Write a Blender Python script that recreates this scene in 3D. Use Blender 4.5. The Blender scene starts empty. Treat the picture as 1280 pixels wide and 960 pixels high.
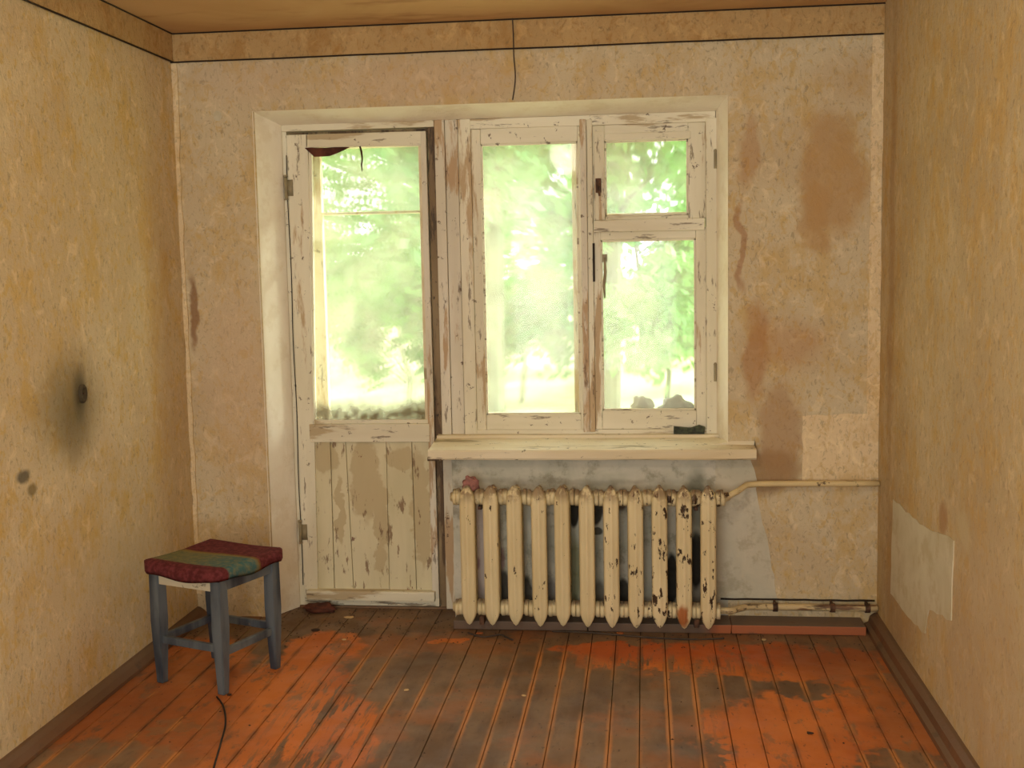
import bpy, bmesh, math, random
import numpy as np
from mathutils import Vector, Matrix
random.seed(4); rng = np.random.default_rng(4)
S = bpy.context.scene
COL = S.collection

# ------------------------------------------------------------ camera
F, YAW, PITCH, ROLL = 1457.4, 0.1136, 0.1041, -0.0196
CAM = Vector((1.961, -4.82, 1.5221))
W, H = 2.9055, 2.5
fw = Vector((-math.sin(YAW)*math.cos(PITCH), math.cos(YAW)*math.cos(PITCH), -math.sin(PITCH)))
r0 = Vector((math.cos(YAW), math.sin(YAW), 0)); u0 = r0.cross(fw)
rt = math.cos(ROLL)*r0 + math.sin(ROLL)*u0; up = -math.sin(ROLL)*r0 + math.cos(ROLL)*u0
cd = bpy.data.cameras.new('camera'); cam = bpy.data.objects.new('camera', cd); COL.objects.link(cam)
cd.sensor_width = 36; cd.lens = F/1280*36; cd.clip_start = .05; cd.clip_end = 300
m = Matrix((rt, up, -fw)).transposed().to_4x4(); m.translation = CAM; cam.matrix_world = m
S.camera = cam
S.view_settings.view_transform = 'Standard'; S.view_settings.look = 'None'
S.view_settings.gamma = 1; S.view_settings.use_curve_mapping = False
S.view_settings.exposure = 0.32

# ------------------------------------------------------------ sky, sun, room light
wd = bpy.data.worlds.new('sky'); S.world = wd; wd.use_nodes = True
bg = wd.node_tree.nodes['Background']; bg.inputs[0].default_value = (.97, 1, 1, 1); bg.inputs[1].default_value = 3.6
sl = bpy.data.lights.new('sun', 'SUN'); sl.energy = 9; sl.angle = math.radians(1); sl.color = (1, .99, .93)
so = bpy.data.objects.new('sun', sl); COL.objects.link(so)
so.rotation_euler = Vector((-1, -.43, -.52)).to_track_quat('-Z', 'Y').to_euler()
al = bpy.data.lights.new('rear_fill_light', 'AREA'); al.shape = 'RECTANGLE'; al.size = 1.5; al.size_y = 1.7  # soft fill added behind the camera; the rear wall has no doorway
al.energy = 68; al.color = (.97, 1, .98)
ao = bpy.data.objects.new('rear_fill_light', al); COL.objects.link(ao)
ao.location = (1.5, -5.72, 1.35); ao.rotation_euler = Vector((0, 1, 0)).to_track_quat('-Z', 'Y').to_euler()
pl = bpy.data.lights.new('ceiling_fill_light', 'POINT'); pl.energy = 26; pl.shadow_soft_size = .12; pl.color = (1, .95, .80)  # fill light added above the view to brighten the room
po = bpy.data.objects.new('ceiling_fill_light', pl); COL.objects.link(po); po.location = (1.45, -2.9, 2.2)

# ------------------------------------------------------------ measuring: where a sight line meets a real plane
def hit(px, py, ax, v):
    d = fw + rt*((px-640)/F) - up*((py-480)/F)
    return CAM + d*((v-CAM[ax])/d[ax])
def B(px, py, y=0.0): p = hit(px, py, 1, y); return (p.x, p.z)
def FL(px, py): p = hit(px, py, 2, 0); return (p.x, p.y)

# ------------------------------------------------------------ node helper
def lin(c):
    return tuple(((v/255)/12.92 if v/255 <= .04045 else ((v/255+.055)/1.055)**2.4) for v in c) + (1,)
class N:
    def __init__(s, name, rough=.7, spec=.3):
        s.m = bpy.data.materials.new(name); s.m.use_nodes = True; s.t = s.m.node_tree
        s.b = s.t.nodes['Principled BSDF']; s.b.inputs['Roughness'].default_value = rough
        s.b.inputs['Specular IOR Level'].default_value = spec
        s.pos = s.t.nodes.new('ShaderNodeNewGeometry').outputs['Position']
        s.geo = s.pos.node
    def n(s, k, **kw):
        x = s.t.nodes.new(k)
        for a, b in kw.items(): setattr(x, a, b)
        return x
    def put(s, sock, v):
        if isinstance(v, bpy.types.NodeSocket): s.t.links.new(v, sock)
        elif isinstance(v, (tuple, list)) and sock.type == 'RGBA' and len(v) == 3: sock.default_value = lin(v)
        else: sock.default_value = v
    def math(s, op, a, b=0.0, c=None, clamp=False):
        x = s.n('ShaderNodeMath', operation=op, use_clamp=clamp); s.put(x.inputs[0], a); s.put(x.inputs[1], b)
        if c is not None: s.put(x.inputs[2], c)
        return x.outputs[0]
    def vm(s, op, a, b=(0, 0, 0)):
        x = s.n('ShaderNodeVectorMath', operation=op); s.put(x.inputs[0], a); s.put(x.inputs[1], b)
        return x.outputs['Value'] if op == 'LENGTH' else x.outputs[0]
    def noise(s, scale, detail=4, stretch=(1, 1, 1), off=(0, 0, 0), rough=.55, dist=0, color=False):
        v = s.vm('MULTIPLY_ADD', s.pos, stretch); v.node.inputs[2].default_value = off
        x = s.n('ShaderNodeTexNoise'); s.put(x.inputs['Vector'], v)
        x.inputs['Scale'].default_value = scale; x.inputs['Detail'].default_value = detail
        x.inputs['Roughness'].default_value = rough; x.inputs['Distortion'].default_value = dist
        return x.outputs['Color' if color else 'Fac']
    def ramp(s, f, lo, hi, a=0.0, b=1.0):
        x = s.n('ShaderNodeMapRange', interpolation_type='SMOOTHSTEP')
        s.put(x.inputs[0], f)
        for i, v in zip((1, 2, 3, 4), (lo, hi, a, b)): x.inputs[i].default_value = v
        return x.outputs[0]
    def mix(s, f, a, b, mode='MIX'):
        x = s.n('ShaderNodeMix', data_type='RGBA', blend_type=mode)
        s.put(x.inputs[0], f); s.put(x.inputs[6], a); s.put(x.inputs[7], b)
        return x.outputs[2]
    def warp(s, amt, scale=6, seed=0):
        c = s.noise(scale, 3, off=(seed, seed*2, 0), color=True)
        c = s.vm('SUBTRACT', c, (.5, .5, .5)); c = s.vm('MULTIPLY', c, (amt, amt, amt))
        return s.vm('ADD', s.pos, c)
    def blob(s, wp, c, r, soft=.35):
        d = s.vm('SUBTRACT', wp, c); d = s.vm('MULTIPLY', d, tuple(1/k for k in r))
        return s.ramp(s.vm('LENGTH', d), 1+soft, 1-soft)
    def sep(s, v): return s._x(v)
    def _x(s, v):
        x = s.n('ShaderNodeSeparateXYZ'); s.put(x.inputs[0], v); return x.outputs
    def color(s, c): s.put(s.b.inputs['Base Color'], c)
    def bump(s, h, strength=.3, dist=.004):
        x = s.n('ShaderNodeBump'); x.inputs['Strength'].default_value = strength; x.inputs['Distance'].default_value = dist
        s.put(x.inputs['Height'], h); s.t.links.new(x.outputs[0], s.b.inputs['Normal'])

def flat(name, c, rough=.7, var=.12, scale=20, bump=.2):
    k = N(name, rough); f = k.noise(scale, 5)
    k.color(k.mix(k.ramp(f, .3, .7), tuple(v*(1-var) for v in c), tuple(min(255, v*(1+var*.6)) for v in c)))
    k.bump(f, bump); return k.m

# ------------------------------------------------------------ materials
def wallpaper(name, base, light, warm, blobs, flecks=1.0):
    k = N(name, .82, .2)
    c = k.mix(k.ramp(k.noise(1.6, 4, dist=.6), .38, .62), base, light)
    c = k.mix(k.ramp(k.noise(5.5, 7, (1.2, 1.2, .8), (3, 1, 7), .7), .48, .64, 0, .6*flecks), c, warm)
    c = k.mix(k.ramp(k.noise(24, 5, (1, 1, .7), (1, 4, 2), .68, 1.2), .52, .64, 0, .6*flecks), c, warm)
    c = k.mix(k.ramp(k.noise(60, 4, (1, 1, .6), (5, 2, 9), .7, 1.0), .54, .66, 0, .55), c, tuple(v*.74 for v in base))
    c = k.mix(k.ramp(k.noise(17, 6, (1, 1, .8), (9, 9, 2), .68, .8), .52, .68, 0, .4), c, tuple(min(255, v*1.16) for v in light))
    for (cc, r, colr, st, soft, wa) in blobs:
        wp = k.warp(wa, 7, seed=cc[0]*3+cc[2]*5+cc[1])
        f = k.math('MULTIPLY', k.blob(wp, cc, r, soft), st)
        c = k.mix(f, c, colr)
    k.color(c)
    h = k.math('ADD', k.noise(38, 5, (1, 1, .7), dist=1.8), k.math('MULTIPLY', k.noise(150, 3), .5))
    h = k.math('ADD', h, k.math('MULTIPLY', k.noise(6, 3), 1.2))
    k.bump(h, .55, .006); return k.m

def bb(px, py, rx, ry, c, st=.8, soft=.35, wa=.12):
    x, z = B(px, py); return ((x, 0, z), (rx/303, .5, ry/303), c, st, soft, wa)
def lb(px, py, ry_m, rz_m, c, st=.8, soft=.4, wa=.12):
    p = hit(px, py, 0, 0); return ((0, p.y, p.z), (.5, ry_m, rz_m), c, st, soft, wa)
def rb(px, py, ry_m, rz_m, c, st=.8, soft=.4, wa=.12):
    p = hit(px, py, 0, W); return ((W, p.y, p.z), (.5, ry_m, rz_m), c, st, soft, wa)
BR = (182, 144, 94)
M = {}
M['wall_back'] = wallpaper('wallpaper_back', (196, 176, 140), (206, 190, 156), (198, 164, 98), [
    bb(1040, 215, 38, 75, BR, .75, .3, .2), bb(1020, 270, 18, 40, BR, .65, .3, .2), bb(1080, 100, 50, 30, BR, .35, .6),
    bb(945, 440, 16, 60, (170, 120, 70), .6), bb(985, 430, 45, 28, (176, 122, 66), .45, .6), bb(925, 310, 5, 55, (160, 112, 74), .6),
    bb(935, 190, 12, 40, (172, 118, 64), .4), bb(240, 390, 7, 45, (128, 84, 46), .75), bb(960, 590, 40, 24, (150, 118, 78), .75), bb(975, 540, 26, 60, (164, 126, 86), .6),
    bb(300, 100, 70, 30, (200, 170, 140), .3, .6), bb(300, 480, 50, 120, (204, 172, 140), .4, .6), bb(520, 100, 120, 26, (196, 160, 126), .35, .6)])
M['wall_left'] = wallpaper('wallpaper_left', (204, 180, 140), (212, 192, 154), (206, 168, 88), [
    lb(92, 500, .17, .15, (104, 90, 54), .55, .8, .05), lb(78, 520, .20, .13, (110, 96, 56), .35, .8, .05), lb(96, 540, .1, .12, (104, 88, 52), .4, .6, .08), lb(100, 492, .045, .085, (72, 64, 44), .7, .6, .02),
    lb(30, 596, .04, .02, (80, 76, 64), .8, .4, .04), lb(40, 612, .03, .02, (110, 92, 40), .7, .4, .04), lb(200, 400, .1, .8, (170, 128, 84), .35, .6), lb(150, 700, .5, .12, (196, 176, 140), .4, .6)])
M['wall_right'] = wallpaper('wallpaper_right', (184, 162, 124), (196, 176, 138), (194, 156, 86), [
    rb(1125, 750, .28, .32, (164, 132, 94), .5, .6), rb(1205, 660, .07, .05, (196, 180, 140), .8), rb(1180, 650, .05, .05, (160, 118, 74), .7), rb(1240, 850, .6, .4, (190, 162, 130), .4, .6), rb(1115, 300, .05, .9, (150, 112, 70), .4, .6)])
M['cornice'] = wallpaper('cornice_paper', (178, 146, 98), (188, 156, 106), (164, 122, 66), [])
M['strip'] = wallpaper('wallpaper_strip', (220, 196, 154), (226, 204, 164), (204, 172, 114), [])
k = N('ceiling_paint', .8, .2)
c = k.mix(k.ramp(k.noise(1.3, 4, dist=.8), .35, .68), (206, 170, 122), (190, 152, 104))
c = k.mix(k.ramp(k.noise(3, 5, (1, 3, 1), (4, 4, 4)), .55, .8, 0, .6), c, (150, 102, 60)); k.color(c); k.bump(k.noise(30, 4), .2); M['ceiling'] = k.m

def plaster(name, a, b, dirt, amt=.5, blobs=()):
    k = N(name, .85, .15)
    c = k.mix(k.ramp(k.noise(5, 5, dist=.5), .35, .65), a, b)
    c = k.mix(k.ramp(k.noise(9, 6, off=(4, 2, 1), rough=.68), .50, .64, 0, amt), c, dirt)
    for (cc, r, colr, st, soft, wa) in blobs:
        wp = k.warp(wa, 9, seed=cc[0]*3+cc[2]*5)
        c = k.mix(k.math('MULTIPLY', k.blob(wp, cc, r, soft), st), c, colr)
    k.color(c); k.bump(k.noise(30, 6), .5, .006); return k.m
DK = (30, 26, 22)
M['plaster'] = plaster('grey_plaster', (204, 196, 174), (192, 186, 164), (156, 144, 116), .45)
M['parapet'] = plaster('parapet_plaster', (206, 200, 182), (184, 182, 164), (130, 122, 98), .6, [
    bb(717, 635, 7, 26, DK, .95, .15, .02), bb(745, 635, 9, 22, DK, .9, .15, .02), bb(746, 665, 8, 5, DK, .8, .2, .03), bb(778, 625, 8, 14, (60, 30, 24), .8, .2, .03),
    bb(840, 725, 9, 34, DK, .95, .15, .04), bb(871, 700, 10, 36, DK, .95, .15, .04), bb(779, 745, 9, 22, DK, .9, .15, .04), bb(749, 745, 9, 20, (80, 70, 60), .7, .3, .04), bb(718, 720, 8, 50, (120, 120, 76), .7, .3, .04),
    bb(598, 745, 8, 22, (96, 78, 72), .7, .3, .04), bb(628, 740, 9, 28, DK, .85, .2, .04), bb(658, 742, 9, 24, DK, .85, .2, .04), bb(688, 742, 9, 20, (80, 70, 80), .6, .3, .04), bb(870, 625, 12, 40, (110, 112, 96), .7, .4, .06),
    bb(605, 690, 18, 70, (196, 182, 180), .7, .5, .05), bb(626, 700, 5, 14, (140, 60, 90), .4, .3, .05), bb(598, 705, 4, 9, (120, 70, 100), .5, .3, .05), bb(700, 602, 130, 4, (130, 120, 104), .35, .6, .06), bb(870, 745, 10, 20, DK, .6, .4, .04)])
M['white_patch'] = plaster('white_plaster', (206, 198, 172), (196, 186, 156), (182, 164, 124), .5)
M['reveal'] = plaster('whitewash', (244, 236, 216), (238, 228, 206), (214, 196, 160), .3)

def oldpaint(name, paint, paint2, wood, dark, axis='z', peel=.56, crack=.545, rough=.6):
    st = {'z': (1, 1, .16), 'x': (.16, 1, 1)}[axis]
    k = N(name, rough, .35)
    c = k.mix(k.ramp(k.noise(6, 4, st), .35, .65), paint, paint2)
    c = k.mix(k.ramp(k.noise(11, 6, st, (3, 7, 5), .62), peel, peel+.06, 0, .85), c, wood)
    c = k.mix(k.ramp(k.noise(34, 6, st, (8, 1, 2), .7), crack+.04, crack+.10, 0, .7), c, dark)
    c = k.mix(k.ramp(k.noise(26, 6, (1, 1, 1), (2, 2, 8), .72), .62, .66, 0, .85), c, dark)
    k.color(c); k.bump(k.noise(40, 6, st), .5, .004); return k.m
CR, CR2 = (232, 225, 200), (216, 207, 178)
M['paint_v'] = oldpaint('cream_paint_upright', CR, CR2, (180, 150, 108), (90, 68, 44))
M['paint_h'] = oldpaint('cream_paint_level', CR, CR2, (178, 156, 118), (90, 70, 48), 'x')
M['post'] = oldpaint('peeling_post_paint', (222, 214, 194), (206, 196, 172), (178, 144, 102), (92, 68, 46), 'z', .54, .54)
M['dark_v'] = oldpaint('dark_edge_paint', (150, 130, 96), (120, 98, 68), (80, 58, 38), (44, 34, 24), 'z', .5, .5)  # dark coat, also used for the painted shade under the sill end
M['sill'] = oldpaint('sill_paint', (226, 214, 184), (214, 196, 156), (150, 136, 100), (96, 82, 58), 'x', .6, .58)
M['outer'] = oldpaint('outer_sash_paint', (220, 208, 170), (206, 190, 148), (190, 150, 90), (110, 90, 60))
# door boards: primer showing through a worn cream coat
k = N('door_board_paint', .65, .3)
c = k.mix(k.ramp(k.noise(7, 5, (1, 1, .2)), .35, .65), (218, 208, 172), (204, 194, 156))
wp = k.warp(.10, 14, 3)
f = None
for (px, py, rx, ry) in ((455, 600, 20, 55), (475, 640, 10, 50), (405, 572, 18, 22), (525, 640, 12, 78), (500, 575, 20, 16), (475, 700, 8, 20), (425, 640, 7, 45)):
    x, z = B(px, py, .15); q = k.blob(wp, (x, .15, z), (rx/293, .5, ry/293), .12)
    f = q if f is None else k.math('MAXIMUM', f, q)
c = k.mix(k.math('MULTIPLY', f, .8), c, (188, 170, 130))
c = k.mix(k.ramp(k.noise(30, 6, (1, 1, .25), (3, 3, 3), .7), .58, .64, 0, .8), c, (120, 88, 62))
c = k.mix(k.ramp(k.noise(18, 5, (1, 1, .6), (6, 3, 3), .7), .64, .68, 0, .8), c, (112, 48, 34))
k.color(c); k.bump(k.noise(36, 6, (1, 1, .2)), .5, .004); M['door_board'] = k.m

# radiator: cream enamel, chipped mostly towards its right end, dust on what faces up
k = N('radiator_enamel', .5, .4)
c = k.mix(k.ramp(k.noise(8, 4, (1, 1, .3)), .35, .65), (226, 210, 166), (214, 196, 150))
x = k._x(k.pos)[0]
thr = k.ramp(x, 1.65, 2.05, .64, .575)
ch = k.noise(34, 6, (1, 1, .45), (1, 2, 3), .66)
f = k.ramp(k.math('SUBTRACT', ch, thr), 0, .02)
c = k.mix(f, c, (62, 44, 28))
top = k._x(k.geo.outputs['Normal'])[2]
z = k._x(k.pos)[2]
c = k.mix(k.math('MULTIPLY', k.ramp(top, .35, .8), k.ramp(k.noise(20, 5), .3, .6, .3, .9)), c, (112, 88, 66))
c = k.mix(k.math('MULTIPLY', k.ramp(z, .54, .60), k.ramp(k.noise(26, 6), .42, .56, 0, .75)), c, (124, 96, 68))
rx_, rz_ = B(853, 768, -.18)
c = k.mix(k.math('MULTIPLY', k.blob(k.warp(.03, 30), (rx_, -.18, rz_), (.022, .1, .05), .3), .9), c, (160, 84, 24))
k.color(c); k.bump(k.math('SUBTRACT', k.noise(40, 4), k.math('MULTIPLY', f, .8)), .4, .003); M['radiator'] = k.m
M['pipe'] = oldpaint('pipe_paint', (224, 202, 150), (206, 184, 134), (160, 120, 74), (70, 50, 34), 'x', .6, .55)
M['rust_pipe'] = oldpaint('rusty_pipe_paint', (216, 198, 152), (196, 172, 126), (96, 58, 40), (52, 36, 28), 'x', .50, .5)

# floor
def floor_mat():
    k = N('painted_floor_boards', .55, .3)
    wp = k.warp(.22, 9, 1); wp2 = k.warp(.3, 16, 4)
    wps = k.vm('ADD', wp, (0, 0, 0))
    f = None
    def acc(f, q, op): return q if f is None else k.math(op, f, q)
    for (px, py, rx, ry) in ((345, 870, .24, .40), (400, 812, .16, .22), (300, 940, .42, .35), (400, 925, .16, .40), (190, 860, .30, .60), (930, 825, .66, .20), (1010, 925, .34, .42), (1100, 930, .26, .6), (760, 812, .22, .10),
                             (560, 800, .1, .05)):
        x, y = FL(px, py); f = acc(f, k.blob(wp, (x, y, 0), (rx, ry, 1), .12), 'MAXIMUM')
    g = None
    for (px, py, rx, ry) in ((1010, 862, .13, .09), (880, 860, .20, .14), (780, 836, .08, .04), (820, 850, .16, .08), (1130, 955, .14, .1), (890, 952, .05, .2), (215, 910, .07, .07), (130, 950, .3, .14)):
        x, y = FL(px, py); g = acc(g, k.blob(wp2, (x, y, 0), (rx, ry, 1), .25), 'MAXIMUM')
    sc = k.ramp(k.noise(9, 6, (1, .5, 1), (2, 5, 0), .7), .54, .64, 0, 1)
    sk = k.ramp(k.noise(26, 6, (1, .10, 1), (5, 2, 0), .7), .50, .58, 0, 1)
    mid = None
    for (px, py, rx, ry) in ((400, 930, .22, .5), (440, 850, .12, .3), (860, 900, .10, .35), (800, 830, .4, .1)):
        x, y = FL(px, py); mid = acc(mid, k.blob(wp, (x, y, 0), (rx, ry, 1), .5), 'MAXIMUM')
    g = k.math('MAXIMUM', g, k.math('MULTIPLY', mid, sk))
    f = k.math('MULTIPLY', f, k.math('SUBTRACT', 1, k.math('MAXIMUM', g, k.math('MULTIPLY', sc, .75))))
    org = k.mix(k.ramp(k.noise(3.2, 5, (1, .5, 1), (7, 7, 0)), .35, .7), (206, 118, 50), (180, 98, 46))
    rx, ry = FL(900, 812)
    org = k.mix(k.math('MULTIPLY', k.blob(wp, (rx, ry, 0), (.7, .16, 1), .5), .6), org, (176, 80, 38))
    dull = None
    for (px, py, rx, ry) in ((110, 900, .4, .7), (1040, 815, .22, .30), (180, 940, .3, .5), (1140, 900, .14, .7)):
        x, y = FL(px, py); dull = acc(dull, k.blob(wp, (x, y, 0), (rx, ry, 1), .5), 'MAXIMUM')
    org = k.mix(k.math('MULTIPLY', dull, .6), org, (134, 84, 50))
    worn = k.mix(k.ramp(k.noise(5, 6, (1, .35, 1), (1, 1, 0), .6), .35, .65), (104, 80, 58), (132, 104, 76))
    worn = k.mix(k.ramp(k.noise(14, 6, (1, .3, 1), (4, 1, 0), .65), .52, .72, 0, .6), worn, (80, 60, 44))
    worn = k.mix(k.ramp(k.noise(2.4, 5, (1, 1, 1), (6, 3, 0), .6), .50, .62, 0, .6), worn, (156, 98, 54))
    # orange paint kept along the joints of the worn boards, dirt along those of the painted ones
    u = k.math('FRACT', k.math('DIVIDE', k._x(k.pos)[0], W/30))
    e = k.math('MINIMUM', u, k.math('SUBTRACT', 1, u))
    wob = k.noise(12, 4, (1, .4, 1), (3, 9, 0))
    ed = k.ramp(k.math('ADD', e, k.math('MULTIPLY', wob, .16)), .24, .13)
    yy = k._x(k.pos)[1]
    ed2 = k.math('MULTIPLY', k.math('MULTIPLY', ed, k.ramp(yy, -.22, -.45)), k.ramp(k.noise(3.5, 4, (1, .4, 1), (8, 2, 0)), .40, .58))
    worn = k.mix(k.math('MULTIPLY', ed2, .85), worn, (190, 124, 64))
    org = k.mix(k.math('MULTIPLY', k.math('MULTIPLY', ed, k.ramp(k.noise(5, 4, off=(2, 2, 0)), .4, .6)), .6), org, (96, 66, 44))
    c = k.mix(f, worn, org)
    c = k.mix(k.ramp(k.noise(50, 5, (1, .5, 1), (1, 1, 5), .7), .60, .68, 0, .6), c, (58, 46, 36))
    k.color(c); k.put(k.b.inputs['Roughness'], k.ramp(k.noise(6, 4), .3, .7, .42, .75))
    k.bump(k.math('ADD', k.math('MULTIPLY', f, .6), k.noise(30, 5, (1, .2, 1))), .35, .004)
    return k.m
M['floor'] = floor_mat()
k = N('baseboard_paint', .6, .3)
c = k.mix(k.ramp(k.noise(5, 5, (.4, .4, 1)), .35, .65), (118, 80, 52), (96, 66, 44))
c = k.mix(k.ramp(k._x(k.geo.outputs['Normal'])[2], .5, .9), c, (110, 84, 60))
c = k.mix(k.ramp(k.noise(16, 6, (.5, .5, 1), (4, 4, 4), .7), .58, .68, 0, .8), c, (84, 66, 48)); k.color(c); k.bump(k.noise(30, 5), .4); M['base'] = k.m
k = N('baseboard_orange', .6, .3)
bx = k._x(k.pos)[0]
c = k.mix(k.ramp(k.math('ADD', bx, k.math('MULTIPLY', k.noise(10, 4), .2)), 2.26, 2.36), (104, 84, 68), (160, 92, 56))
c = k.mix(k.ramp(k._x(k.geo.outputs['Normal'])[2], .5, .9), c, (118, 100, 84))
c = k.mix(k.ramp(k.noise(18, 6, (.5, 1, 1), (4, 4, 4), .7), .6, .68, 0, .8), c, (100, 72, 54)); k.color(c); k.bump(k.noise(30, 5), .4); M['base_o'] = k.m
M['crack'] = flat('dark_joint', (46, 34, 22)); M['black'] = flat('black_rubber', (24, 22, 22), .5)
M['soot'] = flat('sooty_socket', (74, 64, 44), .8); M['twig'] = flat('dark_twig', (66, 38, 22))
M['metal'] = flat('painted_steel', (150, 138, 108), .5); M['rust'] = flat('rusty_steel', (84, 58, 40), .7, .4, 40)
M['rag'] = flat('dusty_red_rag', (150, 104, 96), .9, .3); M['brownrag'] = flat('dark_red_brown_rag', (86, 48, 34), .9, .3)
M['cotton'] = flat('grey_wadding', (206, 208, 200), .95, .1, 12, .6); M['shard'] = flat('dark_green_putty', (62, 66, 44), .6, .5, 60)
M['chip'] = flat('paint_flake', (206, 176, 128), .8); M['chipo'] = flat('orange_paint_flake', (190, 110, 60), .8); M['chipd'] = flat('dark_flake', (60, 42, 30), .8)
M['cable'] = flat('black_cable', (22, 22, 24), .45); M['cord'] = flat('grey_dusty_cord', (74, 62, 52), .8)
M['ext'] = flat('render_outside', (190, 180, 160)); M['bark'] = flat('tree_bark', (84, 92, 74), .9, .3, 9)
M['ground'] = flat('sunlit_dry_ground', (214, 210, 160), .95, .2, 1.5)
M['bulb'] = flat('added_bulb_white', (240, 235, 220), .3); M['socket'] = flat('added_holder_black', (30, 26, 24), .4)  # colours for the added pendant at the ceiling fill
# stool
k = N('stool_blue_grey_paint', .4, .5)
c = k.mix(k.ramp(k.noise(14, 4, (1, 1, .2)), .35, .65), (50, 58, 68), (98, 106, 110))
c = k.mix(k.ramp(k.noise(30, 5, (1, 1, .4), (2, 2, 2), .7), .64, .72, 0, .7), c, (120, 108, 90)); k.color(c); k.bump(k.noise(30, 4, (1, 1, .2)), .2); M['stool'] = k.m
M['apron'] = oldpaint('apron_cream_paint', (214, 204, 176), (196, 184, 150), (140, 120, 90), (90, 80, 60), 'x')
def fabric():
    k = N('woven_striped_fabric', .95, .1)
    tc = k.n('ShaderNodeTexCoord').outputs['Object']
    s = k._x(tc); y = k.math('ADD', s[1], k.math('MULTIPLY', k.math('SUBTRACT', k.noise(25, 4), .5), .02))
    mar = k.mix(k.ramp(k.noise(60, 4), .35, .7), (84, 38, 38), (112, 54, 54))
    grn = k.mix(k.ramp(s[0], -.05, .17), (104, 102, 72), (66, 98, 96))
    grn = k.mix(k.ramp(k.noise(50, 4), .4, .7, 0, .5), grn, (140, 124, 74))
    inb = k.math('MULTIPLY', k.ramp(y, -.150, -.138), k.ramp(y, .022, .008))
    c = k.mix(inb, mar, grn)
    edge = k.math('MULTIPLY', k.ramp(k.math('ABSOLUTE', k.math('SUBTRACT', y, .012)), .02, .006), 1.0)
    c = k.mix(k.math('MULTIPLY', edge, .5), c, (140, 112, 48)); k.color(c)
    k.bump(k.math('ADD', k.noise(220, 3), k.noise(60, 3)), .6, .003)
    return k.m
M['fabric'] = fabric()
# glass: clear pane under an uneven film of dirt
def glass(name, haze=.12, low=None, blur=.05):
    m_ = bpy.data.materials.new(name); m_.use_nodes = True
    k = N.__new__(N); k.m = m_; k.t = m_.node_tree; k.t.nodes.clear()
    out = k.n('ShaderNodeOutputMaterial'); k.geo = k.n('ShaderNodeNewGeometry'); k.pos = k.geo.outputs['Position']
    tr = k.n('ShaderNodeBsdfTransparent'); tr.inputs[0].default_value = (.95, .98, .95, 1)
    rf = k.n('ShaderNodeBsdfRefraction'); rf.inputs['IOR'].default_value = 1.03; rf.inputs['Roughness'].default_value = blur*8 if blur else 0
    tl = k.n('ShaderNodeBsdfTranslucent'); tl.inputs[0].default_value = lin((206, 200, 180))
    df = k.n('ShaderNodeBsdfDiffuse'); df.inputs[0].default_value = lin((124, 104, 68))
    gl = k.n('ShaderNodeBsdfGlossy'); gl.inputs['Roughness'].default_value = .05
    def ms(f, a, b):
        x = k.n('ShaderNodeMixShader'); k.put(x.inputs[0], f); k.t.links.new(a, x.inputs[1]); k.t.links.new(b, x.inputs[2]); return x.outputs[0]
    a = ms(.7 if blur else 0.0, tr.outputs[0], rf.outputs[0])
    hz = k.ramp(k.noise(5, 5, dist=.6), .25, .75, haze*.5, haze*1.6)
    a = ms(hz, a, tl.outputs[0])
    if low:
        z = k._x(k.pos)[2]
        zz = k.math('ADD', z, k.math('MULTIPLY', k.math('SUBTRACT', k.noise(3.8, 6, (1, 1, .5), (low*5+1.3, 0, 0), .62), .5), .16))
        dm = ms(.82, tl.outputs[0], df.outputs[0])
        a = ms(k.math('MULTIPLY', k.ramp(zz, low+.085, low), k.ramp(k.noise(30, 4), .3, .7, .5, .95)), a, dm)
    a = ms(.008, a, gl.outputs[0])
    k.t.links.new(a, out.inputs[0]); return m_
M['glass_door'] = glass('dirty_door_glass', .16, .86, .02)
M['glass'] = glass('dirty_window_glass', .14, None, .02)
M['glass_out'] = glass('outer_glass', .08, None, 0)
# leaves let light through
def leafmat(name, a, b):
    k = N(name, .5, .3)
    c = k.mix(k.ramp(k.noise(1.2, 3), .35, .65), a, b); k.color(c)
    t = k.n('ShaderNodeBsdfTranslucent'); k.put(t.inputs[0], c)
    ms = k.n('ShaderNodeMixShader'); ms.inputs[0].default_value = .45
    k.t.links.new(k.b.outputs[0], ms.inputs[1]); k.t.links.new(t.outputs[0], ms.inputs[2])
    k.t.links.new(ms.outputs[0], k.t.nodes['Material Output'].inputs[0]); return k.m
M['leaf_a'] = leafmat('leaf_green', (84, 142, 62), (116, 172, 86)); M['leaf_b'] = leafmat('leaf_pale', (120, 178, 102), (152, 200, 122)); M['leaf_c'] = leafmat('leaf_blue_green', (92, 146, 92), (124, 172, 116))

# ------------------------------------------------------------ geometry helpers
def link(name, bm, mat, parent=None, smooth=False, off=None):
    me = bpy.data.meshes.new(name)
    if off is None: off = parent_loc(parent)
    if off.length: bmesh.ops.translate(bm, verts=bm.verts, vec=-off)
    bmesh.ops.recalc_face_normals(bm, faces=bm.faces)
    bm.to_mesh(me); bm.free(); me.materials.append(M[mat] if isinstance(mat, str) else mat)
    if smooth: me.polygons.foreach_set('use_smooth', [True]*len(me.polygons))
    o = bpy.data.objects.new(name, me); COL.objects.link(o)
    if parent: o.parent = parent
    return o
def parent_loc(p):
    v = Vector()
    while p is not None: v += p.location; p = p.parent
    return v
def empty(name, loc=(0, 0, 0)):
    o = bpy.data.objects.new(name, None); o.empty_display_size = .1; COL.objects.link(o); o.location = loc; return o
def tag(o, label, cat, group=None):
    o['label'] = label; o['category'] = cat
    if group: o['group'] = group
    return o
def struct(o, label, cat=None):
    o['kind'] = 'structure'; o['label'] = label; o['category'] = cat or 'wall'; return o
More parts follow.
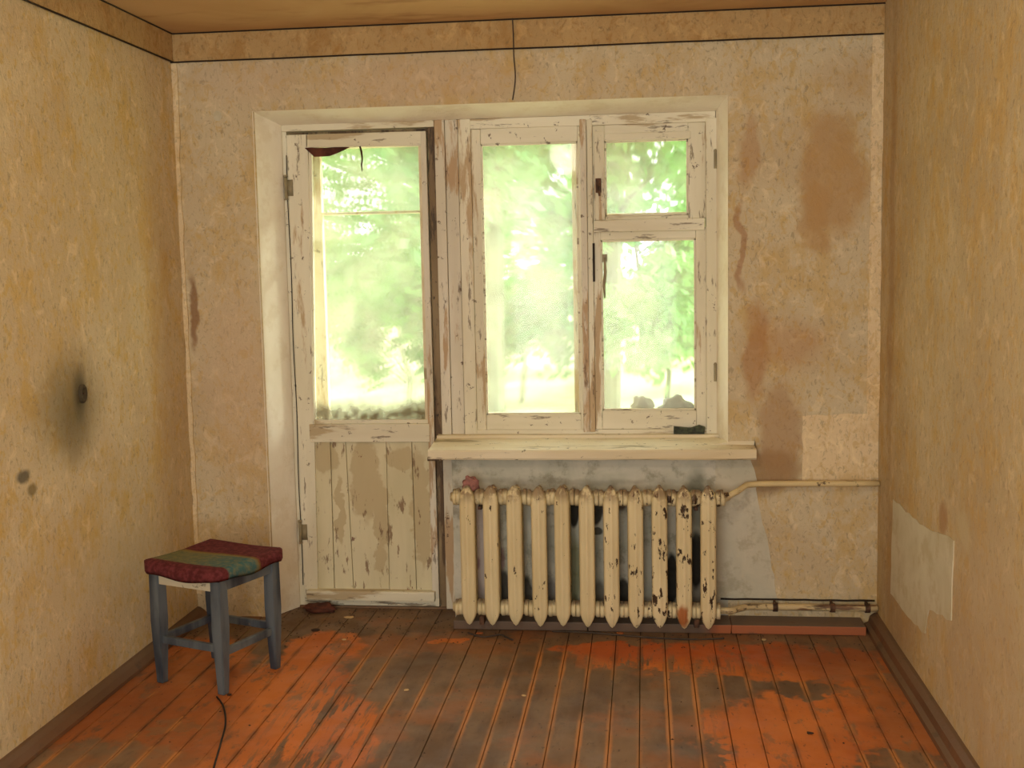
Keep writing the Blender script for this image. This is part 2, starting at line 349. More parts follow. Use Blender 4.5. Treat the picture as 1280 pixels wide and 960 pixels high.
def box(bm, x0, x1, y0, y1, z0, z1, bev=0.0, jit=0.0):
    vs = [bm.verts.new((x+random.uniform(-jit, jit), y+random.uniform(-jit, jit), z+random.uniform(-jit, jit))) for x in (x0, x1) for y in (y0, y1) for z in (z0, z1)]
    fs = [bm.faces.new([vs[i] for i in q]) for q in ((0, 1, 3, 2), (4, 6, 7, 5), (0, 4, 5, 1), (2, 3, 7, 6), (0, 2, 6, 4), (1, 5, 7, 3))]
    if bev:
        es = set(e for f in fs for e in f.edges)
        bmesh.ops.bevel(bm, geom=list(es), offset=bev, segments=2, affect='EDGES', profile=.6)
def mbox(name, mat, parent, x0, x1, y0, y1, z0, z1, bev=.003, jit=0.0):
    bm = bmesh.new(); box(bm, x0, x1, y0, y1, z0, z1, bev, jit); return link(name, bm, mat, parent)
def quadbar(bm, a0, a1, b0, b1, y0, y1, bev=.003):
    # bar in the x-z plane: a0,a1 = left/right of the bottom, b0,b1 = of the top, each (x,z)
    vs = [bm.verts.new((p[0], y, p[1])) for y in (y0, y1) for p in (a0, a1, b1, b0)]
    fs = [bm.faces.new([vs[i] for i in q]) for q in ((0, 1, 2, 3), (7, 6, 5, 4), (0, 4, 5, 1), (1, 5, 6, 2), (2, 6, 7, 3), (3, 7, 4, 0))]
    if bev: bmesh.ops.bevel(bm, geom=list(set(e for f in fs for e in f.edges)), offset=bev, segments=2, affect='EDGES', profile=.6)
def bar(name, mat, parent, *a, **k):
    bm = bmesh.new(); quadbar(bm, *a, **k); return link(name, bm, mat, parent)
def tube(bm, pts, r, n=8, cap=True):
    pts = [Vector(p) for p in pts]; rings = []
    rr = r if isinstance(r, (list, tuple)) else [r]*len(pts)
    for i, p in enumerate(pts):
        t = (pts[min(i+1, len(pts)-1)] - pts[max(i-1, 0)]).normalized()
        a = t.cross(Vector((0, 0, 1)) if abs(t.z) < .9 else Vector((1, 0, 0))).normalized(); b = t.cross(a)
        rings.append([bm.verts.new(p + (a*math.cos(2*math.pi*j/n) + b*math.sin(2*math.pi*j/n))*rr[i]) for j in range(n)])
    for i in range(len(rings)-1):
        for j in range(n): bm.faces.new((rings[i][j], rings[i][(j+1) % n], rings[i+1][(j+1) % n], rings[i+1][j]))
    if cap: bm.faces.new(rings[0][::-1]); bm.faces.new(rings[-1])
def poly_slab(name, mat, parent, pts, plane, base, thick):
    # irregular flat piece with real thickness lying on a plane; plane 'y' (pts x,z) or 'x' (pts y,z) or 'z'
    bm = bmesh.new()
    def v(p, h):
        if plane == 'y': return (p[0], base+h, p[1])
        if plane == 'x': return (base+h, p[0], p[1])
        return (p[0], p[1], base+h)
    a = [bm.verts.new(v(p, 0)) for p in pts]; b = [bm.verts.new(v(p, thick)) for p in pts]
    bm.faces.new(a[::-1]); bm.faces.new(b)
    for i in range(len(pts)): j = (i+1) % len(pts); bm.faces.new((a[i], a[j], b[j], b[i]))
    return link(name, bm, mat, parent)
def ragged(pts, amt, step=.03):
    out = []
    for i, p in enumerate(pts):
        q = pts[(i+1) % len(pts)]; L = math.hypot(q[0]-p[0], q[1]-p[1]); n = max(1, int(L/step))
        for j in range(n):
            t = j/n; a = 0 if j == 0 else amt
            out.append((p[0]+(q[0]-p[0])*t+random.uniform(-a, a), p[1]+(q[1]-p[1])*t+random.uniform(-a, a)))
    return out
def lump(bm, c, r, sub=2, amp=.25, seed=0):
    rs = random.Random(seed); res = bmesh.ops.create_icosphere(bm, subdivisions=sub, radius=1)
    ph = [rs.uniform(0, 6) for _ in range(6)]
    for v in res['verts']:
        d = v.co.copy(); k_ = 1 + amp*(math.sin(5*d.x+ph[0])*math.sin(4*d.y+ph[1]) + .6*math.sin(9*d.z+ph[2]+3*d.x))
        v.co = Vector((c[0]+d.x*r[0]*k_, c[1]+d.y*r[1]*k_, c[2]+max(d.z*k_, -.6)*r[2]))

# ------------------------------------------------------------ room shell
Y0 = -5.8
D = .15                                        # how far the frames sit back from the wall face
fl = empty('floor'); struct(fl, 'worn floor of narrow boards with flaking orange paint', 'floor')
mbox('subfloor', 'crack', fl, -.1, W+.1, Y0-.1, .45, -.12, -.03, 0)
bw = W/30; protos = []
for v in range(3):
    bm = bmesh.new(); box(bm, .0012, bw-.0012, 0, -Y0+.15, -.03, 0, .0018)
    o = link('floor_board', bm, 'floor', fl, off=Vector()); protos.append(o.data)
    if v: bpy.data.objects.remove(o)
    else: first = o
for i in range(30):
    o = first if i == 0 else bpy.data.objects.new('floor_board', protos[i % 3])
    if i: COL.objects.link(o); o.parent = fl
    o.location = (i*bw, Y0, random.uniform(-.0022, 0))
mbox('threshold_board', 'floor', fl, .36, 1.145, .15, .34, -.03, .006, .002)

RX0, RX1, RZ1 = .346, 2.302, 2.170             # opening at the wall face
wb = empty('wall_back'); struct(wb, 'papered end wall around the balcony door and window')
bm = bmesh.new()
box(bm, -.1, RX0, 0, .42, -.1, H+.1); box(bm, RX1, W+.1, 0, .42, -.1, H+.1); box(bm, RX0, RX1, 0, .42, RZ1, H+.1)
link('wallpaper', bm, 'wall_back', wb)
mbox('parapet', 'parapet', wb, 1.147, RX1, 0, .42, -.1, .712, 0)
def prism(name, pts, mat):
    bm = bmesh.new(); a = [bm.verts.new(p) for p in pts[:3]]; b = [bm.verts.new(p) for p in pts[3:]]
    bm.faces.new(a); bm.faces.new(b[::-1])
    for i in range(3): j = (i+1) % 3; bm.faces.new((a[i], b[i], b[j], a[j]))
    return link(name, bm, mat, wb)
x0, x1, z1 = RX0, RX1, RZ1; xa, xb, za = .414, 2.264, 2.128
def wedge(name, quad):
    # reveal faces: thin slabs, front point at y=-.003 so the whitewash wraps the arris
    bm = bmesh.new(); vs = [bm.verts.new(p) for p in quad]; f = bm.faces.new(vs)
    r = bmesh.ops.extrude_face_region(bm, geom=[f])
    for g in r['geom']:
        if isinstance(g, bmesh.types.BMVert): g.co.y += .012 if g.co.y < .1 else .02
    return link(name, bm, 'reveal', wb)
wedge('reveal', [(x0-.006, -.004, 0), (xa, D, 0), (xa, D, za), (x0-.006, -.004, z1)])
wedge('reveal', [(x0-.006, -.004, z1), (xa, D, za), (xb, D, za), (x1, -.004, z1)])
wedge('reveal', [(x1, -.004, .72), (xb, D, .72), (xb, D, za), (x1, -.004, z1)])
mbox('outer_reveal', 'ext', wb, RX0, .425, .30, .42, -.1, RZ1, 0); mbox('outer_reveal', 'ext', wb, 2.25, RX1, .30, .42, .712, RZ1, 0)
mbox('outer_reveal', 'ext', wb, RX0, RX1, .30, .42, 2.12, RZ1, 0)
# bare plaster beside the radiator where the paper has been torn off, and paper strips
pp = [(2.25, .0), B(972, 757), B(962, 690), B(945, 612), B(946, 600), B(938, 575), (2.25, .705)]
poly_slab('bare_plaster', 'plaster', wb, ragged([(p[0], max(p[1], .105)) for p in pp], .004), 'y', .001, -.0035)['label'] = 'grey bare plaster with a torn slanting edge'
poly_slab('paper_patch', 'strip', wb, ragged([B(1003, 602), B(1089, 602), B(1090, 516), B(1003, 520)], .003), 'y', .001, -.004)['label'] = 'lighter rectangular patch of wallpaper'
poly_slab('paper_strip', 'strip', wb, ragged([(2.855, .62), (W, .62), (W, 2.38), (2.862, 2.38)], .004, .07), 'y', .001, -.005)['label'] = 'pale paper strip down the right corner'
poly_slab('paper_strip', 'strip', wb, ragged([(0, .1), (.022, .1), (.016, 1.2), (.022, 2.38), (0, 2.38)], .004, .06), 'y', .001, -.010)['label'] = 'curling pale paper edge down the left corner'
poly_slab('pale_spot', 'white_patch', wb, [(B(272, 145)[0]+.018*math.cos(a), B(272, 145)[1]+.022*math.sin(a)) for a in [i*.628 for i in range(10)]], 'y', .001, -.003)  # thin pale disc set on the paper

wl = empty('wall_left'); struct(wl, 'yellowed left wall with a sooty smudge')
mbox('wallpaper', 'wall_left', wl, -.1, 0, Y0-.1, 0, -.1, H+.1, 0)
wr = empty('wall_right', (W, 0, 0)); struct(wr, 'ochre right wall with a bare white patch low down')
mbox('wallpaper', 'wall_right', wr, W, W+.1, Y0-.1, 0, -.1, H+.1, 0)
def RWp(px, py): p = hit(px, py, 0, W); return (p.y, p.z)
poly_slab('bare_plaster', 'white_patch', wr, ragged([RWp(1117, 624), RWp(1150, 655), RWp(1193, 676), RWp(1190, 776), RWp(1162, 762), RWp(1157, 792), RWp(1140, 775), RWp(1114, 742)], .007, .05), 'x', W+.001, -.004)['label'] = 'bare white plaster patch'
o = mbox('wall_rear', 'wall_right', None, -.1, W+.1, Y0-.1, Y0, -.1, H+.1, 0); struct(o, 'wall behind the viewer')
o = mbox('ceiling', 'ceiling', None, -.1, W+.1, Y0-.1, .42, H, H+.12, 0); struct(o, 'ochre stained ceiling', 'ceiling')
ZC = 2.3835
t = empty('trim_1'); struct(t, 'papered band between the end wall and the ceiling', 'trim')
mbox('band', 'cornice', t, 0, W, -.012, .004, ZC, H, .002)
bm = bmesh.new(); tube(bm, [(x_, -.013, ZC-.002+random.uniform(-.001, .001)) for x_ in np.linspace(0, W-.005, 30)], .0035, 6); link('dark_joint_line', bm, 'crack', t)
bm = bmesh.new(); tube(bm, [(x_, -.014, H-.003) for x_ in np.linspace(0, W, 30)], .003, 6); link('ceiling_joint_line', bm, 'crack', t)
t = empty('trim_2'); struct(t, 'papered band between the left wall and the ceiling', 'trim')
mbox('band', 'cornice', t, -.004, .012, Y0, 0, ZC, H, .002)
bm = bmesh.new(); tube(bm, [(.013, y_, ZC-.002) for y_ in np.linspace(Y0, -.01, 30)], .0035, 6); link('dark_joint_line', bm, 'crack', t)
bm = bmesh.new(); tube(bm, [(.014, y_, H-.003) for y_ in np.linspace(Y0, -.01, 30)], .003, 6); link('ceiling_joint_line', bm, 'crack', t)
# baseboards
def skirting(name, pts_profile, axis, a, b, mat, label, base):
    bm = bmesh.new(); rings = []
    n = 14
    for i in range(n):
        s_ = a+(b-a)*i/(n-1); j = random.uniform(-.002, .002)
        rings.append([bm.verts.new((base+p[0]+j, s_, p[1]) if axis == 'y' else (s_, base+p[0]+j, p[1])) for p in pts_profile])
    for i in range(n-1):
        for q in range(len(pts_profile)-1): bm.faces.new((rings[i][q], rings[i][q+1], rings[i+1][q+1], rings[i+1][q]))
    bm.faces.new(rings[0]); bm.faces.new(rings[-1][::-1])
    o = link(name, bm, mat); struct(o, label, 'baseboard')
skirting('baseboard_left', [(0, 0), (.05, 0), (.048, .012), (.03, .03), (.012, .042), (0, .044)], 'y', Y0, -.01, 'base', 'low brown baseboard along the left wall', 0)
skirting('baseboard_right', [(0, 0), (-.055, 0), (-.052, .014), (-.036, .022), (-.03, .045), (-.012, .058), (0, .06)], 'y', Y0, -.01, 'base', 'brown moulded baseboard along the right wall', W)
t = empty('baseboard_back'); struct(t, 'low orange and grey ledge under the radiator and pipes', 'baseboard')
for a, b in ((1.16, 1.72), (1.722, 2.305), (2.307, 2.84)):
    mbox('ledge_board', 'base_o', t, a, b, -.135, 0, 0, .036, .004, .001)

# ------------------------------------------------------------ balcony door
dr = empty('door_1', (.75, D, 0)); struct(dr, 'peeling cream balcony door with a tall dirty pane', 'door')
y = D
# fixed frame
bar('door_frame', 'paint_v', dr, (.400, .0), (.436, .0), (.405, 2.135), (.432, 2.135), y+.012, y+.17)
mbox('door_frame', 'paint_h', dr, .405, 1.08, y+.004, y+.17, 2.100, 2.135, .003, .001)
mbox('door_frame', 'dark_v', dr, 1.052, 1.085, y+.012, y+.17, 0, 2.10, .003, .001)
mbox('dark_gap_stop', 'dark_v', dr, .432, 1.055, y+.052, y+.12, 2.070, 2.102, .002)  # dark strip added to keep light out of the head gap
# inner leaf, hanging a little out of true
bar('stile', 'paint_v', dr, (.438, .045), (.500, .045), (.436, 2.086), (.530, 2.086), y, y+.045)
bar('stile', 'post', dr, (1.020, .045), (1.050, .045), (1.022, 2.084), (1.046, 2.084), y, y+.045)
bar('rail', 'paint_h', dr, (.520, 2.030), (1.024, 2.022), (.520, 2.086), (1.024, 2.084), y, y+.044)
bar('rail', 'paint_h', dr, (.490, .748), (1.028, .748), (.490, .828), (1.028, .828), y-.006, y+.045)
bar('bead', 'paint_h', dr, (.495, .828), (1.024, .828), (.495, .846), (1.024, .846), y+.004, y+.03)
bar('bead', 'paint_v', dr, (.500, .846), (.514, .846), (.530, 2.03), (.544, 2.03), y+.006, y+.03)
bar('bead', 'sill', dr, (1.008, .846), (1.021, .846), (1.010, 2.03), (1.023, 2.03), y+.006, y+.03)
xs = [(B(388, 735, D)[0], B(388, 556, D)[0]), (B(417, 735, D)[0], B(412, 556, D)[0]), (B(441, 735, D)[0], B(431, 556, D)[0]), (B(486, 735, D)[0], B(482, 556, D)[0]), (B(520, 735, D)[0], B(514, 556, D)[0]), (1.022, 1.022)]
for i in range(5):
    dd = random.uniform(-.003, .004)
    bar('panel_board', 'door_board', dr, (xs[i][0]+.001, .075), (xs[i+1][0]-.001, .075), (xs[i][1]+.001, .75), (xs[i+1][1]-.001, .75), y+.012+dd, y+.03, bev=.004)
mbox('rail', 'paint_h', dr, .438, 1.05, y+.004, y+.045, .008, .080, .003, .001)
mbox('weather_board', 'paint_h', dr, .452, 1.036, y-.030, y+.04, .036, .082, .008, .002)
o = mbox('pane', 'glass_door', dr, .495, 1.022, y+.020, y+.024, .84, 2.04, 0)
# peeled brown corner and hanging splinter at the head of the pane
poly_slab('bare_wood_patch', 'brownrag', dr, ragged([B(381, 185, D), B(437, 184, D), B(425, 190, D), B(412, 195, D), B(393, 196, D)], .002, .03), 'y', y+.005, -.008)['label'] = 'dark brown bare wood at the head of the pane'
bm = bmesh.new(); tube(bm, [(B(a, b, y)[0], y-.002, B(a, b, y)[1]) for a, b in ((450, 183), (452, 190), (453, 200), (452, 206), (453, 215))], [.004, .005, .003, .004, .001], 6); link('splinter', bm, 'twig', dr)
# hinges
for (px, py) in ((358, 235), (376, 665)):
    hx, hz = B(px, py, y)
    bm = bmesh.new(); tube(bm, [(hx, y-.006, hz-.045), (hx, y-.006, hz+.045)], .007, 10); tube(bm, [(hx, y-.006, hz-.052), (hx, y-.006, hz-.046)], .009, 10); tube(bm, [(hx, y-.006, hz+.046), (hx, y-.006, hz+.055)], .009, 10)
    box(bm, hx, hx+.03, y-.004, y+.001, hz-.035, hz+.035); link('hinge', bm, 'metal', dr, True)
bm = bmesh.new(); tube(bm, [(.432+(.002*math.sin(i)), y+.002, .1+i*.1) for i in range(20)], .0022, 5); link('gap_line', bm, 'crack', dr)
# outer leaf behind the first one
yo = y+.125
ol = empty('outer_leaf', Vector((0, 0, 0))); ol.parent = dr; ol.location = Vector((0, 0, 0))
def oparts(name, mat, *a): return mbox(name, mat, ol, *a)
oparts('outer_stile', 'outer', .436, .545, yo, yo+.04, .03, 2.10); oparts('outer_stile', 'outer', 1.035, 1.08, yo, yo+.04, .03, 2.10)
oparts('outer_rail', 'outer', .54, 1.04, yo, yo+.04, 2.035, 2.10); oparts('outer_rail', 'outer', .54, 1.04, yo, yo+.04, 1.745, 1.757); oparts('outer_rail', 'outer', .54, 1.04, yo, yo+.04, .03, .80)
oparts('outer_pane', 'glass_out', .54, 1.04, yo+.02, yo+.023, .79, 2.05)

# ------------------------------------------------------------ window
wn = empty('window_1', (1.72, D, .78)); struct(wn, 'double glazed window with peeling cream frames and a small vent pane', 'window')
# wide post between the door and the window
mbox('post_board', 'post', wn, 1.083, 1.125, y-.004, y+.17, 0, 2.128, .004, .001)
mbox('post_board', 'post', wn, 1.126, 1.182, y+.004, y+.17, 0, 2.128, .004, .001)
mbox('jamb_board', 'paint_v', wn, 1.183, 1.238, y-.002, y+.17, .775, 2.128, .004, .001)
mbox('head_board', 'paint_h', wn, 1.20, 2.262, y+.002, y+.17, 2.085, 2.128, .004, .001)
mbox('foot_board', 'paint_h', wn, 1.183, 2.272, y, y+.17, .772, .800, .004, .001)
mbox('jamb_board', 'paint_v', wn, 2.222, 2.268, y-.004, y+.17, .775, 2.10, .004, .001)
mbox('mullion', 'post', wn, 1.700, 1.728, y-.012, y+.17, .79, 2.11, .004, .001)
mbox('mullion', 'paint_v', wn, 1.728, 1.752, y-.004, y+.17, .79, 2.11, .004, .001)
def sash(name, X0, X1, Z0, Z1, gx0, gx1, gz0, gz1, ya=y+.006, mv='paint_v', mh='paint_h'):
    mbox(name+'_stile', mv, wn, X0, gx0, ya, ya+.045, Z0, Z1, .003, .001); mbox(name+'_stile', mv, wn, gx1, X1, ya, ya+.045, Z0, Z1, .003, .001)
    mbox(name+'_rail', mh, wn, gx0, gx1, ya+.001, ya+.044, gz1, Z1, .003, .001); mbox(name+'_rail', mh, wn, gx0, gx1, ya+.001, ya+.044, Z0, gz0, .003, .001)
    b_ = .008
    bm = bmesh.new()
    for a in ((gx0, gx0+b_, gz0, gz1), (gx1-b_, gx1, gz0, gz1), (gx0, gx1, gz0, gz0+b_), (gx0, gx1, gz1-b_, gz1)): box(bm, a[0], a[1], ya+.008, ya+.02, a[2], a[3], .001)
    link('glazing_bead', bm, mh, wn)
    mbox('pane', 'glass', wn, gx0, gx1, ya+.022, ya+.025, gz0, gz1, 0)
sash('sash', 1.238, 1.700, .80, 2.085, 1.278, 1.690, .864, 2.022)
# right opening: a lower sash and a vent pane over a transom
sash('sash', 1.752, 2.222, .80, 1.652, 1.782, 2.180, .880, 1.607)
mbox('transom', 'paint_h', wn, 1.755, 2.215, y-.014, y+.05, 1.640, 1.690, .004, .001)
sash('vent_sash', 1.752, 2.222, 1.690, 2.085, 1.802, 2.150, 1.705, 2.020, y+.010)
mbox('vent_inner_frame', 'paint_v', wn, 1.758, 1.802, y+.002, y+.03, 1.69, 2.06, .004); mbox('vent_inner_frame', 'paint_h', wn, 1.802, 2.16, y+.004, y+.03, 2.018, 2.05, .004)
# outer sashes
for (a, b, c_, d_, g) in ((1.238, 1.700, .80, 2.085, .055), (1.752, 2.222, .80, 1.655, .05), (1.752, 2.222, 1.668, 2.085, .055)):
    bm = bmesh.new()
    for q in ((a-.02, a+g*.45, c_, d_), (b-g*.8, b, c_, d_), (a, b, c_, c_+g), (a, b, d_-g, d_)): box(bm, q[0], q[1], yo, yo+.04, q[2], q[3], .003)
    link('outer_sash', bm, 'outer', wn); mbox('outer_pane', 'glass_out', wn, a+g*.2, b-g*.5, yo+.02, yo+.023, c_+g*.5, d_-g*.5, 0)
# sill
bm = bmesh.new()
prof = [(-.085, .708), (-.090, .715), (-.090, .742), (-.085, .750), (0, .757), (.15, .772), (.15, .712), (0, .706)]
ringa = []
for i in range(16):
    x_ = 1.063+(2.409-1.063)*i/15; r_ = []
    for p in prof:
        if p[0] > .02 and x_ > 2.27: r_.append(bm.verts.new((x_, -.001, p[1])))
        else: r_.append(bm.verts.new((x_, p[0]+(random.uniform(-.002, .002) if p[0] < -.05 else 0), p[1]+random.uniform(-.001, .001))))
    ringa.append(r_)
for i in range(15):
    for j in range(len(prof)): bm.faces.new((ringa[i][j], ringa[i][(j+1) % len(prof)], ringa[i+1][(j+1) % len(prof)], ringa[i+1][j]))
bm.faces.new(ringa[0]); bm.faces.new(ringa[-1][::-1])
o = link('window_sill', bm, 'sill', wn); o['label'] = 'long cream sill board with dirty cracks'
mbox('sill_lip', 'sill', wn, 1.064, 2.275, y-.035, y+.01, .762, .782, .004, .001)
mbox('sill_end_shade', 'dark_v', wn, 1.060, 1.12, -.088, .10, .704, .720, .003, .001)  # dark strip standing in for the shadow under the sill's left end
# hardware on the window
hx, hz = B(748, 232, y)
bm = bmesh.new(); box(bm, hx-.012, hx+.012, y-.010, y+.004, hz-.03, hz+.03, .003); tube(bm, [(hx, y-.035, hz), (hx, y-.005, hz)], .006); tube(bm, [(hx-.002, y-.034, hz+.004), (hx+.004, y-.036, hz-.03), (hx+.006, y-.034, hz-.045)], [.007, .006, .004]); link('vent_handle', bm, 'rust', wn)
hx, hz = B(756, 322, y)
bm = bmesh.new(); tube(bm, [(hx, y-.012, hz), (hx+.002, y-.022, hz-.06), (hx-.004, y-.016, hz-.12), (hx-.001, y-.014, hz-.17)], [.004, .007, .006, .003]); box(bm, hx-.012, hx+.01, y-.010, y+.006, hz-.02, hz+.015, .002); link('latch_lever', bm, 'metal', wn)
mbox('dark_slot', 'crack', wn, *[B(743, 350, y)[0]-.006, B(743, 350, y)[0]+.003], y-.008, y+.02, B(743, 352, y)[1], B(743, 304, y)[1], .001)
for (px, py) in ((894, 200), (894, 466)):
    hx, hz = B(px, py, y); bm = bmesh.new(); tube(bm, [(hx, y-.008, hz-.035), (hx, y-.008, hz+.035)], .006, 10); tube(bm, [(hx, y-.008, hz+.035), (hx, y-.008, hz+.044)], [.008, .004], 10); link('hinge', bm, 'metal', wn)

# things between and on the frames
z_ = .855
bm = bmesh.new(); lump(bm, (B(803, 505, .22)[0], .215, z_+.02), (.05, .018, .065), 3, .2, 3)
tag(link('wadding', bm, 'cotton', None, True, off=Vector()), 'small grey lump of wadding, left one inside the lower right pane', 'wadding', 'wadding between the panes')
bm = bmesh.new(); lump(bm, (B(846, 508, .225)[0], .215, z_+.012), (.082, .02, .07), 3, .22, 6)
tag(link('wadding', bm, 'cotton', None, True, off=Vector()), 'wide pale lump of wadding, right one inside the lower right pane', 'wadding', 'wadding between the panes')
a, zc_ = B(842, 541, y); b_, zt_ = B(880, 529, y)
tag(poly_slab('putty_chunk', 'shard', None, [(a, .783), (b_, .783), (b_+.004, .812), (b_-.02, .820), (a+.07, .808), (a+.03, .812), (a, .815)], 'y', y-.024, .020), 'dark green-black chunk on the sill by the right end of the window', 'debris')

# ------------------------------------------------------------ radiator
rad = empty('radiator', (1.72, -.12, 0)); tag(rad, 'cream cast iron radiator with chipped paint under the window', 'radiator')
pitch = (B(886, 700, -.19)[0]-B(585, 700, -.19)[0])/10; xr0 = B(585, 700, -.19)[0]
def column(bm, cx, cy, w, dpt, z0, z1, front=True):
    lv = [(0, .10), (.006, .34), (.028, .74), (.050, .96), (.075, 1), (.5, 1), (-.075, 1), (-.05, .98), (-.028, .82), (-.010, .5), (0, .22)]
    rings = []
    for (t_, s_) in lv:
        zz = z0+t_ if t_ >= 0 and t_ != .5 else z1+t_
        if t_ == .5: zz = (z0+z1)/2
        if t_ == 0 and s_ == .22: zz = z1
        r_ = []
        for (u_, v_) in ((-.5, .1), (-.46, -.25), (-.30, -.38), (-.17, -.36), (-.09, -.5), (.09, -.5), (.17, -.36), (.30, -.38), (.46, -.25), (.5, .1), (.35, .45), (-.35, .45)):
            r_.append(bm.verts.new((cx+u_*w*s_, cy+v_*dpt*(.45+.55*s_), zz)))
        rings.append(r_)
    for i in range(len(rings)-1):
        for j in range(12): bm.faces.new((rings[i][j], rings[i][(j+1) % 12], rings[i+1][(j+1) % 12], rings[i+1][j]))
    bm.faces.new(rings[0][::-1]); bm.faces.new(rings[-1])
def section(v):
    bm = bmesh.new()
    column(bm, 0, -.045, .064, .060, .040, .618); column(bm, 0, .045, .052, .05, .050, .605)
    for zz in (.565, .100):
        for (yy) in (-.002,):
            tube(bm, [(-pitch/2+.001, yy, zz), (-.034, yy, zz), (-.030, yy, zz), (.030, yy, zz), (.034, yy, zz), (pitch/2-.001, yy, zz)], [.034, .034, .027, .027, .034, .034], 14)
        box(bm, -.016, .016, -.045, .045, zz-.03, zz+.03, .006)
    box(bm, -.008, .008, -.04, .04, .30, .33, .003)
    return bm
protoS = link('section', section(0), 'radiator', rad, True, off=Vector())
md = protoS.data
for i in range(11):
    o = protoS if i == 0 else protoS.copy()
    if i: COL.objects.link(o)
    o.parent = rad; o.location = (xr0+i*pitch-1.72, -.025, random.uniform(-.002, .002)); o.rotation_euler = (random.uniform(-.006, .006), 0, random.uniform(-.05, .05))
yr = -.147
xl = xr0-pitch/2; xe = xr0+10.5*pitch
bm = bmesh.new(); tube(bm, [(xl, yr, .565), (xl-.012, yr, .565), (xl-.013, yr, .565), (xl-.024, yr, .565)], [.034, .034, .022, .018], 12); link('end_plug', bm, 'radiator', rad, True)
bm = bmesh.new(); tube(bm, [(xl, yr, .10), (xl-.012, yr, .10), (xl-.013, yr, .10), (xl-.024, yr, .10)], [.034, .034, .022, .018], 12); link('end_plug', bm, 'radiator', rad, True)
bm = bmesh.new(); tube(bm, [(xe, yr, .565), (xe+.014, yr, .565), (xe+.015, yr, .567), (xe+.035, yr, .572)], [.034, .034, .02, .017], 12); link('end_nut', bm, 'radiator', rad, True)
for xx in (xr0+.5*pitch, xr0+9.5*pitch):
    for zz in (.535,): mbox('bracket', 'rust', rad, xx-.008, xx+.008, yr-.01, -.006, zz-.022, zz-.008, .002)
for xx in (xr0+.5*pitch, xr0+9.5*pitch): mbox('foot', 'rust', rad, xx-.010, xx+.010, yr-.03, yr+.02, 0 if xx < 0 else .034, .070, .003)
ptop = [(xe+.03, yr, .571), (xe+.07, yr+.01, .590), (xe+.11, -.06, .600), (xe+.16, -.05, .603)] + [(x_, -.048, .603+.004*(x_-2.4)) for x_ in np.linspace(2.5, W-.006, 6)]
bm = bmesh.new(); tube(bm, ptop, .0125, 10); tag(link('heating_pipe', bm, 'pipe', None, True, off=Vector()), 'thin cream heating pipe from the radiator top to the right corner', 'pipe')
pb = [(xe+.0, yr, .10), (xe+.04, yr, .098), (xe+.08, -.09, .092), (xe+.12, -.055, .090)] + [(x_, -.048, .088) for x_ in np.linspace(2.5, W-.006, 6)]
pe = empty('heating_pipe', (2.6, -.05, .09)); tag(pe, 'rusty cream heating pipe just above the floor right of the radiator', 'pipe')
bm = bmesh.new(); tube(bm, pb, .0135, 10); link('pipe_run', bm, 'rust_pipe', pe, True)
for xx in (2.49, 2.72, 2.86):
    bm = bmesh.new(); tube(bm, [(xx-.010, -.048, .088), (xx+.010, -.048, .088)], .019, 10); box(bm, xx-.004, xx+.004, -.05, .0, .07, .106, .001); link('pipe_clip', bm, 'rust', pe)
bm = bmesh.new(); tube(bm, [(x_, -.010, .108+random.uniform(-.001, .001)) for x_ in np.linspace(2.27, W-.01, 12)], .004, 6)
tag(link('wire', bm, 'crack', None, True, off=Vector()), 'thin dark wire along the wall just above the low rusty pipe', 'wire')
bm = bmesh.new(); lump(bm, (B(588, 602, -.14)[0], -.150, .615), (.034, .03, .035), 3, .2, 9)
tag(link('rag', bm, 'rag', None, True, off=Vector()), 'dusty pink rag lump on the left end of the radiator', 'rag')

# ------------------------------------------------------------ stool
cx, cy = .366, -.723; ang = math.radians(-21)
st = empty('stool', (cx, cy, 0)); st.rotation_euler = (0, 0, ang); tag(st, 'blue-grey wooden stool with a worn maroon and green striped woven seat', 'stool')
h = .146
def leg(sx, sy):
    bm = bmesh.new(); rings = []
    for (z_, w_, o_) in ((0, .013, 0), (.004, .015, 0), (.16, .021, 0), (.24, .022, 0), (.424, .022, 0)):
        c_ = Vector((sx*(h-o_), sy*(h-o_), z_))
        rings.append([bm.verts.new(c_+Vector((a*w_, b*w_, 0))) for a, b in ((-1, -1), (1, -1), (1, 1), (-1, 1))])
    for i in range(4):
        for j in range(4): bm.faces.new((rings[i][j], rings[i][(j+1) % 4], rings[i+1][(j+1) % 4], rings[i+1][j]))
    bm.faces.new(rings[0][::-1]); bm.faces.new(rings[-1])
    bmesh.ops.bevel(bm, geom=[e for e in bm.edges if abs((e.verts[0].co-e.verts[1].co).z) > .05], offset=.003, segments=2, affect='EDGES')
    return link('leg', bm, 'stool', st, off=Vector())
for sx in (-1, 1):
    for sy in (-1, 1): leg(sx, sy)
def sbox(name, mat, *a, bev=.003):
    bm = bmesh.new(); box(bm, *a, bev); return link(name, bm, mat, st, off=Vector())
for s_, zz in ((-1, .165), (1, .165)): sbox('stretcher', 'stool', -h+.015, h-.015, s_*h-.009, s_*h+.009, zz-.014, zz+.014)
for s_, zz in ((-1, .165), (1, .150)): sbox('stretcher', 'stool', s_*h-.009, s_*h+.009, -h+.015, h-.015, zz-.014, zz+.014)
for s_ in (-1, 1): sbox('apron', 'apron' if s_ < 0 else 'stool', -h+.015, h-.015, s_*(h+.006)-.009, s_*(h+.006)+.009, .376, .424)
for s_ in (-1, 1): sbox('apron', 'stool', s_*(h+.006)-.009, s_*(h+.006)+.009, -h+.015, h-.015, .376, .424)
bm = bmesh.new(); nn = 26; hs = .198; grid = []
